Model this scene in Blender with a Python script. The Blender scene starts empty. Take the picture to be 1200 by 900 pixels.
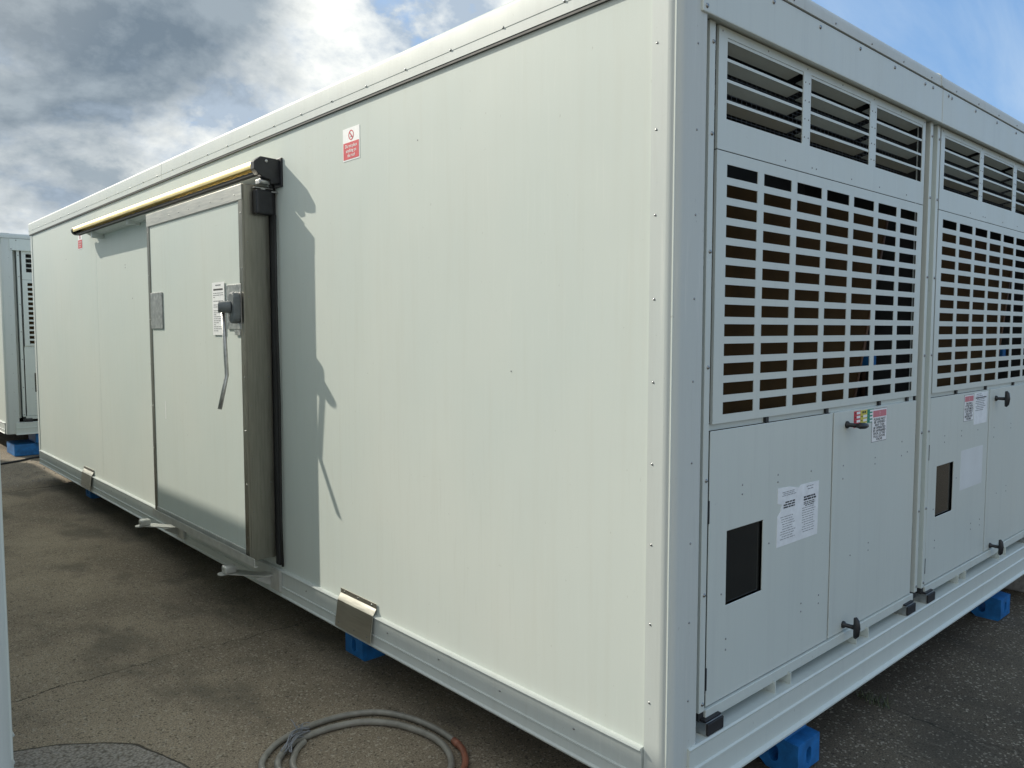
import bpy, bmesh, math, random
from mathutils import Vector, Matrix
random.seed(7)
R = math.radians
scene = bpy.context.scene
col = scene.collection

# ------------------------------------------------------------------ materials
def nmat(name):
    m = bpy.data.materials.new(name); m.use_nodes = True
    nt = m.node_tree; b = nt.nodes['Principled BSDF']
    return m, nt, b
def noise(nt, scale=5, detail=4, rough=.55, vec=None, stretch=None, space='Object'):
    tc = nt.nodes.new('ShaderNodeTexCoord'); mp = nt.nodes.new('ShaderNodeMapping')
    nt.links.new(tc.outputs[space], mp.inputs[0])
    if stretch: mp.inputs['Scale'].default_value = stretch
    n = nt.nodes.new('ShaderNodeTexNoise'); n.inputs['Scale'].default_value = scale
    n.inputs['Detail'].default_value = detail; n.inputs['Roughness'].default_value = rough
    nt.links.new(mp.outputs[0], n.inputs['Vector'])
    return n.outputs['Fac']
def ramp(nt, fac, stops):
    r = nt.nodes.new('ShaderNodeValToRGB'); e = r.color_ramp.elements
    while len(e) < len(stops): e.new(.5)
    for i, (p, c) in enumerate(stops):
        e[i].position = p; e[i].color = (c, c, c, 1) if not isinstance(c, tuple) else (*c, 1)
    nt.links.new(fac, r.inputs[0]); return r.outputs[0]
def mix(nt, fac, a, b, mode='MIX'):
    m = nt.nodes.new('ShaderNodeMix'); m.data_type = 'RGBA'; m.blend_type = mode
    if isinstance(fac, (int, float)): m.inputs[0].default_value = fac
    else: nt.links.new(fac, m.inputs[0])
    for i, v in ((6, a), (7, b)):
        if isinstance(v, tuple): m.inputs[i].default_value = (*v, 1)
        else: nt.links.new(v, m.inputs[i])
    return m.outputs[2]
def math_(nt, op, a, b=None, c=None, clamp=False):
    m = nt.nodes.new('ShaderNodeMath'); m.operation = op; m.use_clamp = clamp
    for i, v in enumerate((a, b, c)):
        if v is None: continue
        if isinstance(v, (int, float)): m.inputs[i].default_value = v
        else: nt.links.new(v, m.inputs[i])
    return m.outputs[0]
def bump(nt, b, h, strength=.2, dist=.01):
    n = nt.nodes.new('ShaderNodeBump'); n.inputs['Strength'].default_value = strength
    n.inputs['Distance'].default_value = dist
    nt.links.new(h, n.inputs['Height']); nt.links.new(n.outputs[0], b.inputs['Normal'])

def panel_mat(name, c1, c2, dirt, rough=.38, streak=1.0, wav=.15, spec=.5):
    m, nt, b = nmat(name)
    s1 = noise(nt, 3, 6, .6, stretch=(7, 7, .35))       # long vertical washes
    s2 = noise(nt, 9, 6, .65, stretch=(6, 6, .5))
    big = noise(nt, 1.1, 3, .5)
    base = mix(nt, ramp(nt, big, [(.3, 0.), (.7, 1.)]), c1, c2)
    f1 = math_(nt, 'MULTIPLY', ramp(nt, s1, [(.5, 0.), (.8, 1.)]), .35 * streak)
    base = mix(nt, f1, base, dirt)
    f2 = math_(nt, 'MULTIPLY', ramp(nt, s2, [(.58, 0.), (.75, 1.)]), .22 * streak)
    base = mix(nt, f2, base, dirt)
    sp = noise(nt, 60, 2, .5, stretch=(1, 1, .6))
    f3 = math_(nt, 'MULTIPLY', ramp(nt, sp, [(.74, 0.), (.80, 1.)]), .35)
    base = mix(nt, f3, base, tuple(x * .45 for x in dirt))
    # fine rain runs, scuffs and dried splashes with shapes of their own
    run = noise(nt, 14, 7, .7, stretch=(5, 5, .22)); area = noise(nt, .9, 3, .5)
    f4 = math_(nt, 'MULTIPLY', math_(nt, 'MULTIPLY', ramp(nt, run, [(.55, 0.), (.68, 1.)]), ramp(nt, area, [(.42, 0.), (.62, 1.)])), .30 * streak)
    base = mix(nt, f4, base, tuple(x * .80 for x in dirt))
    f5 = math_(nt, 'MULTIPLY', math_(nt, 'MULTIPLY', ramp(nt, run, [(.34, 1.), (.44, 0.)]), ramp(nt, area, [(.40, 1.), (.56, 0.)])), .32 * streak)
    base = mix(nt, f5, base, (.78, .80, .76))
    sc = noise(nt, 26, 5, .8, stretch=(.5, .35, 2.4)); sa = noise(nt, 2.2, 3, .5)
    f6 = math_(nt, 'MULTIPLY', math_(nt, 'MULTIPLY', ramp(nt, sc, [(.66, 0.), (.70, 1.)]), ramp(nt, sa, [(.50, 0.), (.62, 1.)])), .35)
    base = mix(nt, f6, base, tuple(x * .6 for x in dirt))
    nt.links.new(base, b.inputs['Base Color'])
    rr = noise(nt, 6, 5, .6, stretch=(1, 1, .5))
    nt.links.new(math_(nt, 'MULTIPLY_ADD', rr, .3, rough - .13), b.inputs['Roughness'])
    b.inputs['Specular IOR Level'].default_value = spec
    bump(nt, b, noise(nt, 1.6, 2, .4), wav, .02)
    return m
M = {}
M['wall'] = panel_mat('painted_wall_panel', (.60, .66, .625), (.64, .68, .635), (.50, .50, .42), .42, streak=.42, wav=.22, spec=.10)
M['trim'] = panel_mat('painted_trim', (.55, .60, .585), (.59, .625, .60), (.45, .47, .44), .46, .8, .05, spec=.3)
M['unitpaint'] = panel_mat('powder_coated_panel', (.60, .66, .63), (.635, .685, .645), (.45, .48, .47), .36, .6, .03)
M['roof'] = panel_mat('roof_sheet', (.5, .53, .52), (.55, .57, .55), (.3, .31, .28), .6)

def simple(name, c, rough=.5, metal=0., var=.12, scale=30, bmp=0., stretch=None, coat=0.):
    m, nt, b = nmat(name)
    n = noise(nt, scale, 5, .6, stretch=stretch)
    cc = mix(nt, ramp(nt, n, [(.3, 0.), (.7, 1.)]), tuple(x * (1 - var) for x in c), tuple(min(1, x * (1 + var)) for x in c))
    nt.links.new(cc, b.inputs['Base Color'])
    nt.links.new(math_(nt, 'MULTIPLY_ADD', n, .25, rough - .12), b.inputs['Roughness'])
    b.inputs['Metallic'].default_value = metal
    if bmp: bump(nt, b, n, bmp, .004)
    return m
M['steel'] = simple('brushed_stainless_steel', (.31, .295, .255), .34, 1., .12, 12, .04, (8, 8, .6))
M['steel_h'] = simple('stainless_trim', (.56, .55, .50), .38, 1., .1, 12, .04, (8, .6, 8))
M['gold'] = simple('yellow_zinc_track', (.93, .76, .40), .50, 1., .10, 10, .02, (8, .7, 8))
M['galv'] = simple('galvanised_metal', (.5, .5, .49), .4, 1., .25, 40)
M['alu'] = simple('dull_aluminium', (.55, .56, .53), .4, .35, .12, 20, .05)
M['rubber'] = simple('black_rubber', (.018, .018, .02), .55, 0, .3, 20)
M['blackp'] = simple('black_plastic', (.02, .021, .024), .42, 0, .3, 30)
M['greyp'] = simple('grey_handle_plastic', (.145, .16, .165), .45, 0, .12, 30)
M['blue'] = simple('blue_plastic', (.012, .15, .42), .55, 0, .35, 14, .15)
M['screw'] = simple('screw_head', (.30, .31, .31), .3, 1., .2, 80)
M['dark'] = simple('dark_inside_paint', (.03, .033, .035), .7, 0, .3, 10)
M['void'] = simple('dark_gasket', (.022, .023, .024), .7, 0, .3, 10)
M['white'] = simple('white_label', (.86, .87, .87), .5, 0, .04, 30)
M['paper'] = simple('weathered_paper', (.82, .85, .87), .6, 0, .10, 22)
M['ghost'] = simple('label_residue', (.72, .76, .77), .45, 0, .04, 10)
M['red'] = simple('red_ink', (.58, .03, .05), .5, 0, .06, 30)
M['pink'] = simple('faded_red_ink', (.62, .20, .24), .5, 0, .1, 60)
M['ink'] = simple('black_ink', (.03, .03, .035), .6, 0, .1, 30)
M['inkg'] = simple('faded_ink', (.22, .23, .25), .6, 0, .3, 90)
M['yellow'] = simple('yellow_ink', (.62, .55, .08), .5, 0, .06, 30)
M['green'] = simple('green_ink', (.02, .28, .19), .5, 0, .06, 30)
M['hose'] = simple('grey_hose', (.23, .22, .19), .42, 0, .22, 25, .1)
M['hoseb'] = simple('brown_hose', (.26, .10, .06), .5, 0, .3, 25, .1)
M['cable'] = simple('black_cable', (.02, .02, .02), .6, 0, .2, 25)
M['concrete'] = simple('rough_concrete', (.27, .265, .25), .9, 0, .35, 30, .8)
M['seam'] = simple('sealant', (.05, .055, .055), .6, 0, .2, 20)
M['wire'] = simple('dull_wire', (.09, .095, .10), .6, 0, .3, 40)
M['pipe'] = simple('dull_copper', (.16, .10, .07), .5, .5, .3, 20)
M['leaf'] = simple('weed_leaf', (.07, .09, .035), .6, 0, .35, 20)
M['grit'] = simple('stone_grit', (.24, .22, .19), .9, 0, .7, 4)

def coil_mat():
    m, nt, b = nmat('condenser_coil_fins')
    tc = nt.nodes.new('ShaderNodeTexCoord'); w = nt.nodes.new('ShaderNodeTexWave')
    w.bands_direction = 'X'; w.inputs['Scale'].default_value = 90; w.inputs['Distortion'].default_value = .3
    nt.links.new(tc.outputs['Object'], w.inputs['Vector'])
    n = noise(nt, 4, 4, .6)
    c = mix(nt, n, (.065, .038, .015), (.115, .070, .030))
    c = mix(nt, math_(nt, 'MULTIPLY', w.outputs['Fac'], .6), c, (.008, .005, .003))
    nt.links.new(c, b.inputs['Base Color']); b.inputs['Roughness'].default_value = .8; b.inputs['Specular IOR Level'].default_value = .05
    return m
M['coil'] = coil_mat()

def ground_mat():
    m, nt, b = nmat('worn_asphalt')
    tc = nt.nodes.new('ShaderNodeTexCoord'); sx = nt.nodes.new('ShaderNodeSeparateXYZ')
    nt.links.new(tc.outputs['Object'], sx.inputs[0]); X, Y = sx.outputs[0], sx.outputs[1]
    fine = noise(nt, 160, 3, .7); mid = noise(nt, 22, 5, .65); big = noise(nt, 1.3, 5, .6); b2 = noise(nt, .5, 3, .5)
    v = nt.nodes.new('ShaderNodeTexVoronoi'); v.inputs['Scale'].default_value = 130
    nt.links.new(tc.outputs['Object'], v.inputs['Vector'])
    base = mix(nt, ramp(nt, big, [(.32, 0.), (.68, 1.)]), (.205, .166, .122), (.36, .298, .215))
    base = mix(nt, math_(nt, 'MULTIPLY', ramp(nt, mid, [(.4, 0.), (.75, 1.)]), .35), base, (.36, .305, .22))
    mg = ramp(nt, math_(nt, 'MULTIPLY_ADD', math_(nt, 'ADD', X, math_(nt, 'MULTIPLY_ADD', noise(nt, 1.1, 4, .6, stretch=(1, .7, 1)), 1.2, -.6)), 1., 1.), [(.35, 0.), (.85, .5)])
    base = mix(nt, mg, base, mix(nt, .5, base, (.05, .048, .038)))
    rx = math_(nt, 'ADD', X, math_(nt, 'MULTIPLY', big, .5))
    base = mix(nt, ramp(nt, rx, [(.45, 0.), (.85, 1.)]), base, mix(nt, .62, base, (.035, .032, .024)))  # aisle pale, end side dark: wall bounce and shade painted into the ground colour
    agg = ramp(nt, fine, [(.34, .5), (.5, .95), (.68, 1.55)])
    base = mix(nt, 1., base, agg, 'MULTIPLY')
    st = nt.nodes.new('ShaderNodeSeparateColor'); nt.links.new(v.outputs['Color'], st.inputs[0])
    stone = math_(nt, 'GREATER_THAN', st.outputs[0], .93)
    base = mix(nt, math_(nt, 'MULTIPLY', stone, .55), base, (.45, .41, .33))
    dk = math_(nt, 'LESS_THAN', st.outputs[1], .07)
    base = mix(nt, math_(nt, 'MULTIPLY', dk, .5), base, (.018, .016, .013))
    # damp / oil blotches
    bl = noise(nt, 2.3, 4, .55, stretch=(1, .55, 1))
    base = mix(nt, math_(nt, 'MULTIPLY', ramp(nt, bl, [(.52, 0.), (.64, 1.)]), .5), base, (.06, .055, .045))
    # scraped, pale scratches running along the aisle
    sc = noise(nt, 5, 6, .75, stretch=(9, .6, 1))
    scm = math_(nt, 'MULTIPLY', ramp(nt, sc, [(.60, 0.), (.70, 1.)]), ramp(nt, b2, [(.42, 0.), (.56, .6)]))
    base = mix(nt, scm, base, (.38, .35, .29))
    # patch of a paler, coarser repair
    nz = noise(nt, 3.5, 4, .6)
    dx = math_(nt, 'ADD', X, 1.47); dy = math_(nt, 'ADD', Y, -1.42)
    d = math_(nt, 'SQRT', math_(nt, 'ADD', math_(nt, 'MULTIPLY', dx, dx), math_(nt, 'MULTIPLY', dy, dy)))
    d = math_(nt, 'ADD', d, math_(nt, 'MULTIPLY_ADD', noise(nt, 1.6, 3, .5), .22, -.11))
    inside = math_(nt, 'LESS_THAN', d, .66)
    vor = nt.nodes.new('ShaderNodeTexVoronoi'); vor.inputs['Scale'].default_value = 95
    nt.links.new(tc.outputs['Object'], vor.inputs['Vector'])
    patch = ramp(nt, vor.outputs['Distance'], [(.1, (.46, .45, .42)), (.55, (.26, .25, .235)), (.9, (.07, .07, .065))])
    base = mix(nt, math_(nt, 'MULTIPLY', inside, .6), base, patch)
    edge = math_(nt, 'LESS_THAN', math_(nt, 'ABSOLUTE', math_(nt, 'SUBTRACT', d, .66)), math_(nt, 'MULTIPLY', nz, .010))
    # joints: one along x at y=2.52, one along y at x=1.5 ; another far
    wob = noise(nt, 1.8, 6, .65); w2 = math_(nt, 'MULTIPLY_ADD', wob, .34, -.17)
    br = noise(nt, 1.4, 2, .5, stretch=(1, 1, 1)); brk = ramp(nt, br, [(.36, .15), (.55, 1.)])
    def joint(c, pos, wdt):
        a = math_(nt, 'ABSOLUTE', math_(nt, 'ADD', math_(nt, 'SUBTRACT', c, pos), w2))
        return math_(nt, 'MULTIPLY', math_(nt, 'LESS_THAN', a, math_(nt, 'MULTIPLY', mid, wdt)), brk)
    j = math_(nt, 'MAXIMUM', joint(Y, 2.50, .007), joint(X, 1.5, .012))
    j = math_(nt, 'MAXIMUM', j, joint(Y, 7.6, .02)); j = math_(nt, 'MAXIMUM', j, edge)
    base = mix(nt, math_(nt, 'MULTIPLY', j, .75), base, (.015, .014, .011))
    nt.links.new(base, b.inputs['Base Color']); b.inputs['Roughness'].default_value = .9
    b.inputs['Specular IOR Level'].default_value = .25
    h = math_(nt, 'ADD', math_(nt, 'MULTIPLY', fine, .6), math_(nt, 'MULTIPLY', mid, .5))
    h = math_(nt, 'SUBTRACT', h, math_(nt, 'MULTIPLY', j, 1.2))
    bump(nt, b, h, .75, .006)
    return m
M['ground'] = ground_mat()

# ------------------------------------------------------------------ mesh builder
class MB:
    def __init__(s, off=(0, 0, 0)):
        s.bm = bmesh.new(); s.off = Vector(off); s.mi = 0
    def _f(s, vs, smooth=False):
        try:
            f = s.bm.faces.new(vs); f.material_index = s.mi; f.smooth = smooth; return f
        except ValueError: return None
    def box(s, x0, x1, y0, y1, z0, z1):
        v = [s.bm.verts.new(Vector(p)) for p in ((x0,y0,z0),(x1,y0,z0),(x1,y1,z0),(x0,y1,z0),(x0,y0,z1),(x1,y0,z1),(x1,y1,z1),(x0,y1,z1))]
        for q in ((0,3,2,1),(4,5,6,7),(0,1,5,4),(1,2,6,5),(2,3,7,6),(3,0,4,7)): s._f([v[i] for i in q])
        return s
    def prism(s, pts, axis, a, b, smooth=False):
        """pts: 2D polygon; axis 'x','y','z' extrusion from a to b. 2D order: x->(y,z) y->(x,z) z->(x,y)"""
        def P(p, t):
            if axis == 'x': return Vector((t, p[0], p[1]))
            if axis == 'y': return Vector((p[0], t, p[1]))
            return Vector((p[0], p[1], t))
        A = [s.bm.verts.new(P(p, a)) for p in pts]; B = [s.bm.verts.new(P(p, b)) for p in pts]
        n = len(pts)
        s._f(A[::-1]); s._f(B)
        for i in range(n): s._f([A[i], A[(i+1) % n], B[(i+1) % n], B[i]], smooth)
        return s
    def tube(s, path, r, seg=10, caps=True, closed=False, rs=None):
        path = [Vector(p) for p in path]; n = len(path); rings = []
        up = None
        for i, p in enumerate(path):
            if closed: t = (path[(i+1) % n] - path[i-1]).normalized()
            else: t = (path[min(i+1, n-1)] - path[max(i-1, 0)]).normalized()
            if up is None:
                up = Vector((0, 0, 1)) if abs(t.z) < .9 else Vector((1, 0, 0))
            side = t.cross(up).normalized(); u2 = side.cross(t).normalized(); up = u2
            rr = rs[i] if rs else r
            rings.append([s.bm.verts.new(p + side*rr*math.cos(2*math.pi*k/seg) + u2*rr*math.sin(2*math.pi*k/seg)) for k in range(seg)])
        m = n if closed else n-1
        for i in range(m):
            a, b = rings[i], rings[(i+1) % n]
            for k in range(seg): s._f([a[k], a[(k+1) % seg], b[(k+1) % seg], b[k]], True)
        if caps and not closed:
            s._f(rings[0][::-1]); s._f(rings[-1])
        return s
    def rivet(s, p, n, r=.004, h=.0025, dome=True):
        p = Vector(p); n = Vector(n).normalized()
        a = n.orthogonal().normalized(); b = n.cross(a)
        K = 8; base = [s.bm.verts.new(p + (a*math.cos(2*math.pi*k/K)+b*math.sin(2*math.pi*k/K))*r) for k in range(K)]
        top = [s.bm.verts.new(p + n*h + (a*math.cos(2*math.pi*k/K)+b*math.sin(2*math.pi*k/K))*r*.6) for k in range(K)]
        for k in range(K): s._f([base[k], base[(k+1) % K], top[(k+1) % K], top[k]], True)
        s._f(top, True); return s
    def quad(s, a, b, c, d): s._f([s.bm.verts.new(Vector(p)) for p in (a, b, c, d)]); return s
    def holed(s, xs, zs, hole, y0, y1):
        """panel in the xz plane with thickness y0..y1, cells (i,j) in hole() are open"""
        F = [[s.bm.verts.new((x, y0, z)) for z in zs] for x in xs]; B = [[s.bm.verts.new((x, y1, z)) for z in zs] for x in xs]
        nx, nz = len(xs)-1, len(zs)-1
        solid = lambda i, j: 0 <= i < nx and 0 <= j < nz and not hole(i, j)
        for i in range(nx):
            for j in range(nz):
                if not solid(i, j): continue
                s._f([F[i][j], F[i+1][j], F[i+1][j+1], F[i][j+1]])
                s._f([B[i][j], B[i][j+1], B[i+1][j+1], B[i+1][j]])
                if not solid(i-1, j): s._f([F[i][j], F[i][j+1], B[i][j+1], B[i][j]])
                if not solid(i+1, j): s._f([F[i+1][j+1], F[i+1][j], B[i+1][j], B[i+1][j+1]])
                if not solid(i, j-1): s._f([F[i+1][j], F[i][j], B[i][j], B[i+1][j]])
                if not solid(i, j+1): s._f([F[i][j+1], F[i+1][j+1], B[i+1][j+1], B[i][j+1]])
        return s
    def text(s, body, size, mat4, sx=1.0):
        cu = bpy.data.curves.new('lettering_curve', 'FONT'); cu.body = body; cu.size = size
        cu.align_x = 'CENTER'; cu.align_y = 'CENTER'; cu.resolution_u = 2; cu.offset = size*.012
        o = bpy.data.objects.new('lettering_temp', cu); col.objects.link(o)
        dg = bpy.context.evaluated_depsgraph_get(); me = bpy.data.meshes.new_from_object(o.evaluated_get(dg))
        n0 = len(s.bm.faces); vv = [s.bm.verts.new(mat4 @ Vector((v.co.x*sx, v.co.y, 0))) for v in me.vertices]
        for p in me.polygons: s._f([vv[i] for i in p.vertices])
        bpy.data.objects.remove(o); bpy.data.curves.remove(cu); bpy.data.meshes.remove(me)
        return s
    def split(s, name, mats, parent=None, bevel=0, label=None):
        """one object for each loose piece"""
        seen = {}; res = []
        for v in s.bm.verts:
            if v in seen: continue
            n = len(res); res.append([]); st = [v]; seen[v] = n
            while st:
                a = st.pop()
                for e in a.link_edges:
                    b = e.other_vert(a)
                    if b not in seen: seen[b] = n; st.append(b)
        for f in s.bm.faces: res[seen[f.verts[0]]].append(f)
        objs = []
        for fs in res:
            if not fs: continue
            t = MB(s.off); mp = {}
            for f in fs:
                for v in f.verts:
                    if v not in mp: mp[v] = t.bm.verts.new(v.co)
                g = t.bm.faces.new([mp[v] for v in f.verts]); g.material_index = f.material_index; g.smooth = f.smooth
            objs.append(t.build(name, mats, parent, bevel, label))
        s.bm.free(); return objs
    def build(s, name, mats, parent=None, bevel=0, label=None):
        for v in s.bm.verts: v.co -= s.off
        me = bpy.data.meshes.new(name); 
        bmesh.ops.recalc_face_normals(s.bm, faces=s.bm.faces) if not getattr(s, 'keepn', False) else None
        s.bm.to_mesh(me); s.bm.free()
        for m in (mats if isinstance(mats, (list, tuple)) else [mats]): me.materials.append(m)
        o = bpy.data.objects.new(name, me); col.objects.link(o)
        if parent: o.parent = parent
        if bevel:
            md = o.modifiers.new('edge_softening', 'BEVEL'); md.width = bevel; md.segments = 2; md.limit_method = 'ANGLE'; md.angle_limit = R(40)
            md.harden_normals = False
        if label: o['label'] = label
        return o
def empty(name, loc, label, cat, group=None):
    o = bpy.data.objects.new(name, None); col.objects.link(o); o.location = loc
    o.empty_display_size = .2; o['label'] = label; o['category'] = cat
    if group: o['group'] = group
    return o
def tag(o, label, cat, group=None):
    o['label'] = label; o['category'] = cat
    if group: o['group'] = group
    return o
def struct(o): o['kind'] = 'structure'; return o
def kids(o): return [c for c in bpy.data.objects if c.parent == o]
def copy_tree(o, parent=None):
    c = o.copy(); col.objects.link(c); c.parent = parent
    for ch in kids(o): copy_tree(ch, c)
    return c
def arc(cx, cy, r, a0, a1, n):
    return [(cx + r*math.cos(R(a0 + (a1-a0)*i/n)), cy + r*math.sin(R(a0 + (a1-a0)*i/n))) for i in range(n+1)]

W, L = 3.745, 8.0          # cold room width (end face) and length (side face)
ZB, ZT = .20, 2.655        # underside of the frame, roof edge

# ------------------------------------------------------------------ cold room shell
def make_store(loc, label, group, L=L, detail=True, end_open=True):
    root = empty('cold_room', (0, 0, ZB), label, 'cold room', group)
    O = (0, 0, ZB)
    # side walls (sandwich panels)
    m = MB(O); m.box(0, .08, .006, L-.006, .30, 2.60); m.build('side_wall', M['wall'], root)
    if detail:
        m = MB(O)                                   # little blemishes: old screw holes and knocks
        for (y, z) in ((.673, 1.43), (1.21, 2.30), (4.9, 2.05), (4.9, 2.03), (4.75, 1.8), (6.6, 2.2)):
            m.rivet((-.0006, y, z), (-1, 0, 0), .003 if y < 4 else .006, .0006)
        m.split('screw_hole', M['inkg'], root)
        m = MB(O)                                   # butt joints between wall panels
        for y in (5.65,): m.box(-.0004, .004, y-.0008, y+.0008, .34, 2.53)
        m.build('panel_joint', M['trim'], root)
    m = MB(O); m.box(W-.08, W, .006, L-.006, .30, 2.60); m.build('side_wall', M['wall'], root)
    m = MB(O); m.box(.082, W-.082, L-.08, L, .30, 2.60); m.build('end_wall', M['wall'], root)
    y0 = .62 if end_open else .004
    m = MB(O); m.box(.082, W-.082, y0, y0+.08, .30, 2.60); m.build('bulkhead', M['dark'] if end_open else M['wall'], root)
    m = MB(O); m.box(.02, W-.02, .02, L-.02, 2.602, ZT-.012); m.build('roof', M['roof'], root)
    m = MB(O); m.box(.03, W-.03, .03, L-.03, ZB+.02, .298); m.build('floor', M['dark'], root)
    # corner posts: folded cover strips with a rounded arris
    def post(fx, fy, x, y, scr=False):
        r = .030; t = .005
        pr = [(-t, .084), (-t, r)] + arc(r, r, r+t, 180, 270, 8)[0:] + [(.128, -t), (.128, .001), (.06, .001), (.001, .06), (.001, .084)]
        pts = [(x + fx*a, y + fy*b) for a, b in pr]
        mm = MB(O); mm.prism(pts, 'z', ZB, 2.60)
        o = mm.build('corner_post', M['trim'], root); o.data.set_sharp_from_angle(angle=R(50))
        for p in o.data.polygons: p.use_smooth = abs(p.normal.z) < .5
        mm = MB(O)
        z = .481 if scr else 9
        while z < 2.5:
            mm.rivet((x + fx*-t, y + fy*.066, z), (-fx, 0, 0), .0040, .0018)
            if y == 0: mm.rivet((x + fx*.086, y + fy*-t, z+.002), (0, -fy, 0), .0038, .002)
            z += .2352
        if scr: mm.split('screw', M['screw'], o)
    post(1, 1, 0, 0, True); post(-1, 1, W, 0); post(1, -1, 0, L, detail); post(-1, -1, W, L)
    # roof edge trim: rounded profile, along both sides
    def roofprof():   # in (outward, z); outward negative = out
        return [(-.012, 2.540), (-.012, 2.573), (-.0135, 2.574), (-.0135, 2.638)] + arc(.0065, 2.638, .020, 180, 90, 6)[1:] + [(.10, 2.660), (.10, 2.645), (.004, 2.60), (.004, 2.540)]
    for s, xx in ((1, 0), (-1, W)):
        segs = [(-.006, 4.028), (4.032, L+.006)]
        for a, b in segs:
            mm = MB(O); mm.prism([(xx + s*p[0], p[1]) for p in roofprof()], 'y', a, b)
            o = mm.build('roof_trim', M['trim'], root); 
            for p in o.data.polygons: p.use_smooth = abs(p.normal.y) < .5
            o.data.set_sharp_from_angle(angle=R(28))
        mm = MB(O); y = .13 if s > 0 and detail else 99
        while y < L:
            mm.rivet((xx - s*.0135, y, 2.577), (-s, 0, 0), .005, .003); y += .2845
        mm.split('screw', M['screw'], root)
        mm = MB(O); mm.box(min(xx, xx - s*.010), max(xx, xx - s*.010), .0, L, 2.530, 2.540); mm.build('trim_seal', M['seam'], root)
    # end trims on the roof edge (front and back) with fascia board under it
    prof = [(-.016, 2.602), (-.016, 2.628)] + arc(.016, 2.628, .032, 180, 90, 6)[1:] + [(.10, 2.662), (.10, 2.647), (.0, 2.60)]
    for s, yy in ((1, 0), (-1, L)):
        for a, b in ((-.004, 1.838), (1.846, W+.004)):
            mm = MB(O); mm.prism([(yy + s*p[0], p[1]) for p in prof], 'x', a, b)
            o = mm.build('roof_trim', M['trim'], root)
            for p in o.data.polygons: p.use_smooth = abs(p.normal.x) < .5
            o.data.set_sharp_from_angle(angle=R(28))
        mm = MB(O); mm.prism([(yy + s*(p[0]-.003), p[1]+.002) for p in prof], 'x', 1.832, 1.853); mm.build('joint_cover', M['trim'], root)
        mm = MB(O); x = .30 if s > 0 and end_open else 99
        while x < W:
            mm.rivet((x, yy - s*.016, 2.614), (0, -s, 0), .004, .003); x += .285
        mm.split('screw', M['screw'], root)
    if end_open:
        for a, b in ((.098, 1.866), (1.870, W-.098)):
            mm = MB(O); mm.box(a, b, -.012, .0, 2.455, 2.598); mm.box(a, b, .0, .09, 2.462, 2.470)
            mm.build('fascia', M['unitpaint'], root, bevel=.003)
        mm = MB(O)
        for x, z in ((.116, 2.472), (W-.116, 2.472), (1.754, 2.58), (1.93, 2.58)): mm.rivet((x, -.012, z), (0, -1, 0), .0075, .004)
        for k in range(12):
            x = .2 + k*.3
            if x < W-.2: mm.rivet((x - .03, -.012, 2.578), (0, -1, 0), .0075, .004)
        mm.split('screw', M['screw'], root)
        mm = MB(O); mm.box(.10, W-.10, -.010, .0, 2.598, 2.603); mm.build('trim_seal', M['seam'], root)
        # reveal walls of the plant recess
        mm = MB(O); mm.box(.101, .172, .10, .104, .385, 2.46); mm.box(1.855, 1.902, .062, .066, .385, 2.46); mm.box(W-.172, W-.101, .10, .104, .385, 2.46); mm.split('closing_strip', M['unitpaint'], root)
        mm = MB(O); mm.box(.082, .10, .012, .62, .337, 2.60); mm.box(W-.10, W-.082, .012, .62, .337, 2.60); mm.box(.10, W-.10, .012, .618, 2.475, 2.49)
        mm.split('recess_lining', M['trim'], root)
    # base beams
    bprof = [(-.012, .245), (-.0175, .247), (-.0175, .252), (-.012, .254), (-.012, .326), (-.020, .332), (-.016, .337), (.0, .339), (.004, .330), (.004, .20), (-.020, .200), (-.022, .206), (-.015, .212), (-.014, .243)]
    for s, xx in ((1, 0), (-1, W)):
        mm = MB(O); mm.prism([(xx + s*p[0], p[1]) for p in bprof], 'y', .088, L-.088); mm.build('base_beam', M['trim'], root)
        mm = MB(O); y = .36 if s > 0 and detail else 99
        while y < L:
            mm.rivet((xx - s*.012, y, .292), (-s, 0, 0), .0045, .003); y += .36
        mm.split('screw', M['screw'], root)
    eprof = [(-.013, .262), (-.019, .264), (-.019, .270), (-.013, .273), (-.013, .326), (-.015, .333), (-.009, .337), (.10, .337), (.10, .20), (-.020, .186), (-.028, .187), (-.028, .193), (-.015, .200), (-.014, .258)]
    for s, yy in ((1, 0), (-1, L)):
        mm = MB(O); mm.prism([(yy + s*p[0], p[1]) for p in eprof], 'x', .088, W-.088); mm.build('base_beam', M['unitpaint'], root)
    root.location = Vector((0, 0, ZB)) + Vector(loc)
    return root

store = make_store((0, 0, 0), 'big pale grey cold room with a sliding door, the largest box, standing in the middle', 'pale grey modular cold rooms')
O = Vector((0, 0, ZB))

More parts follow.
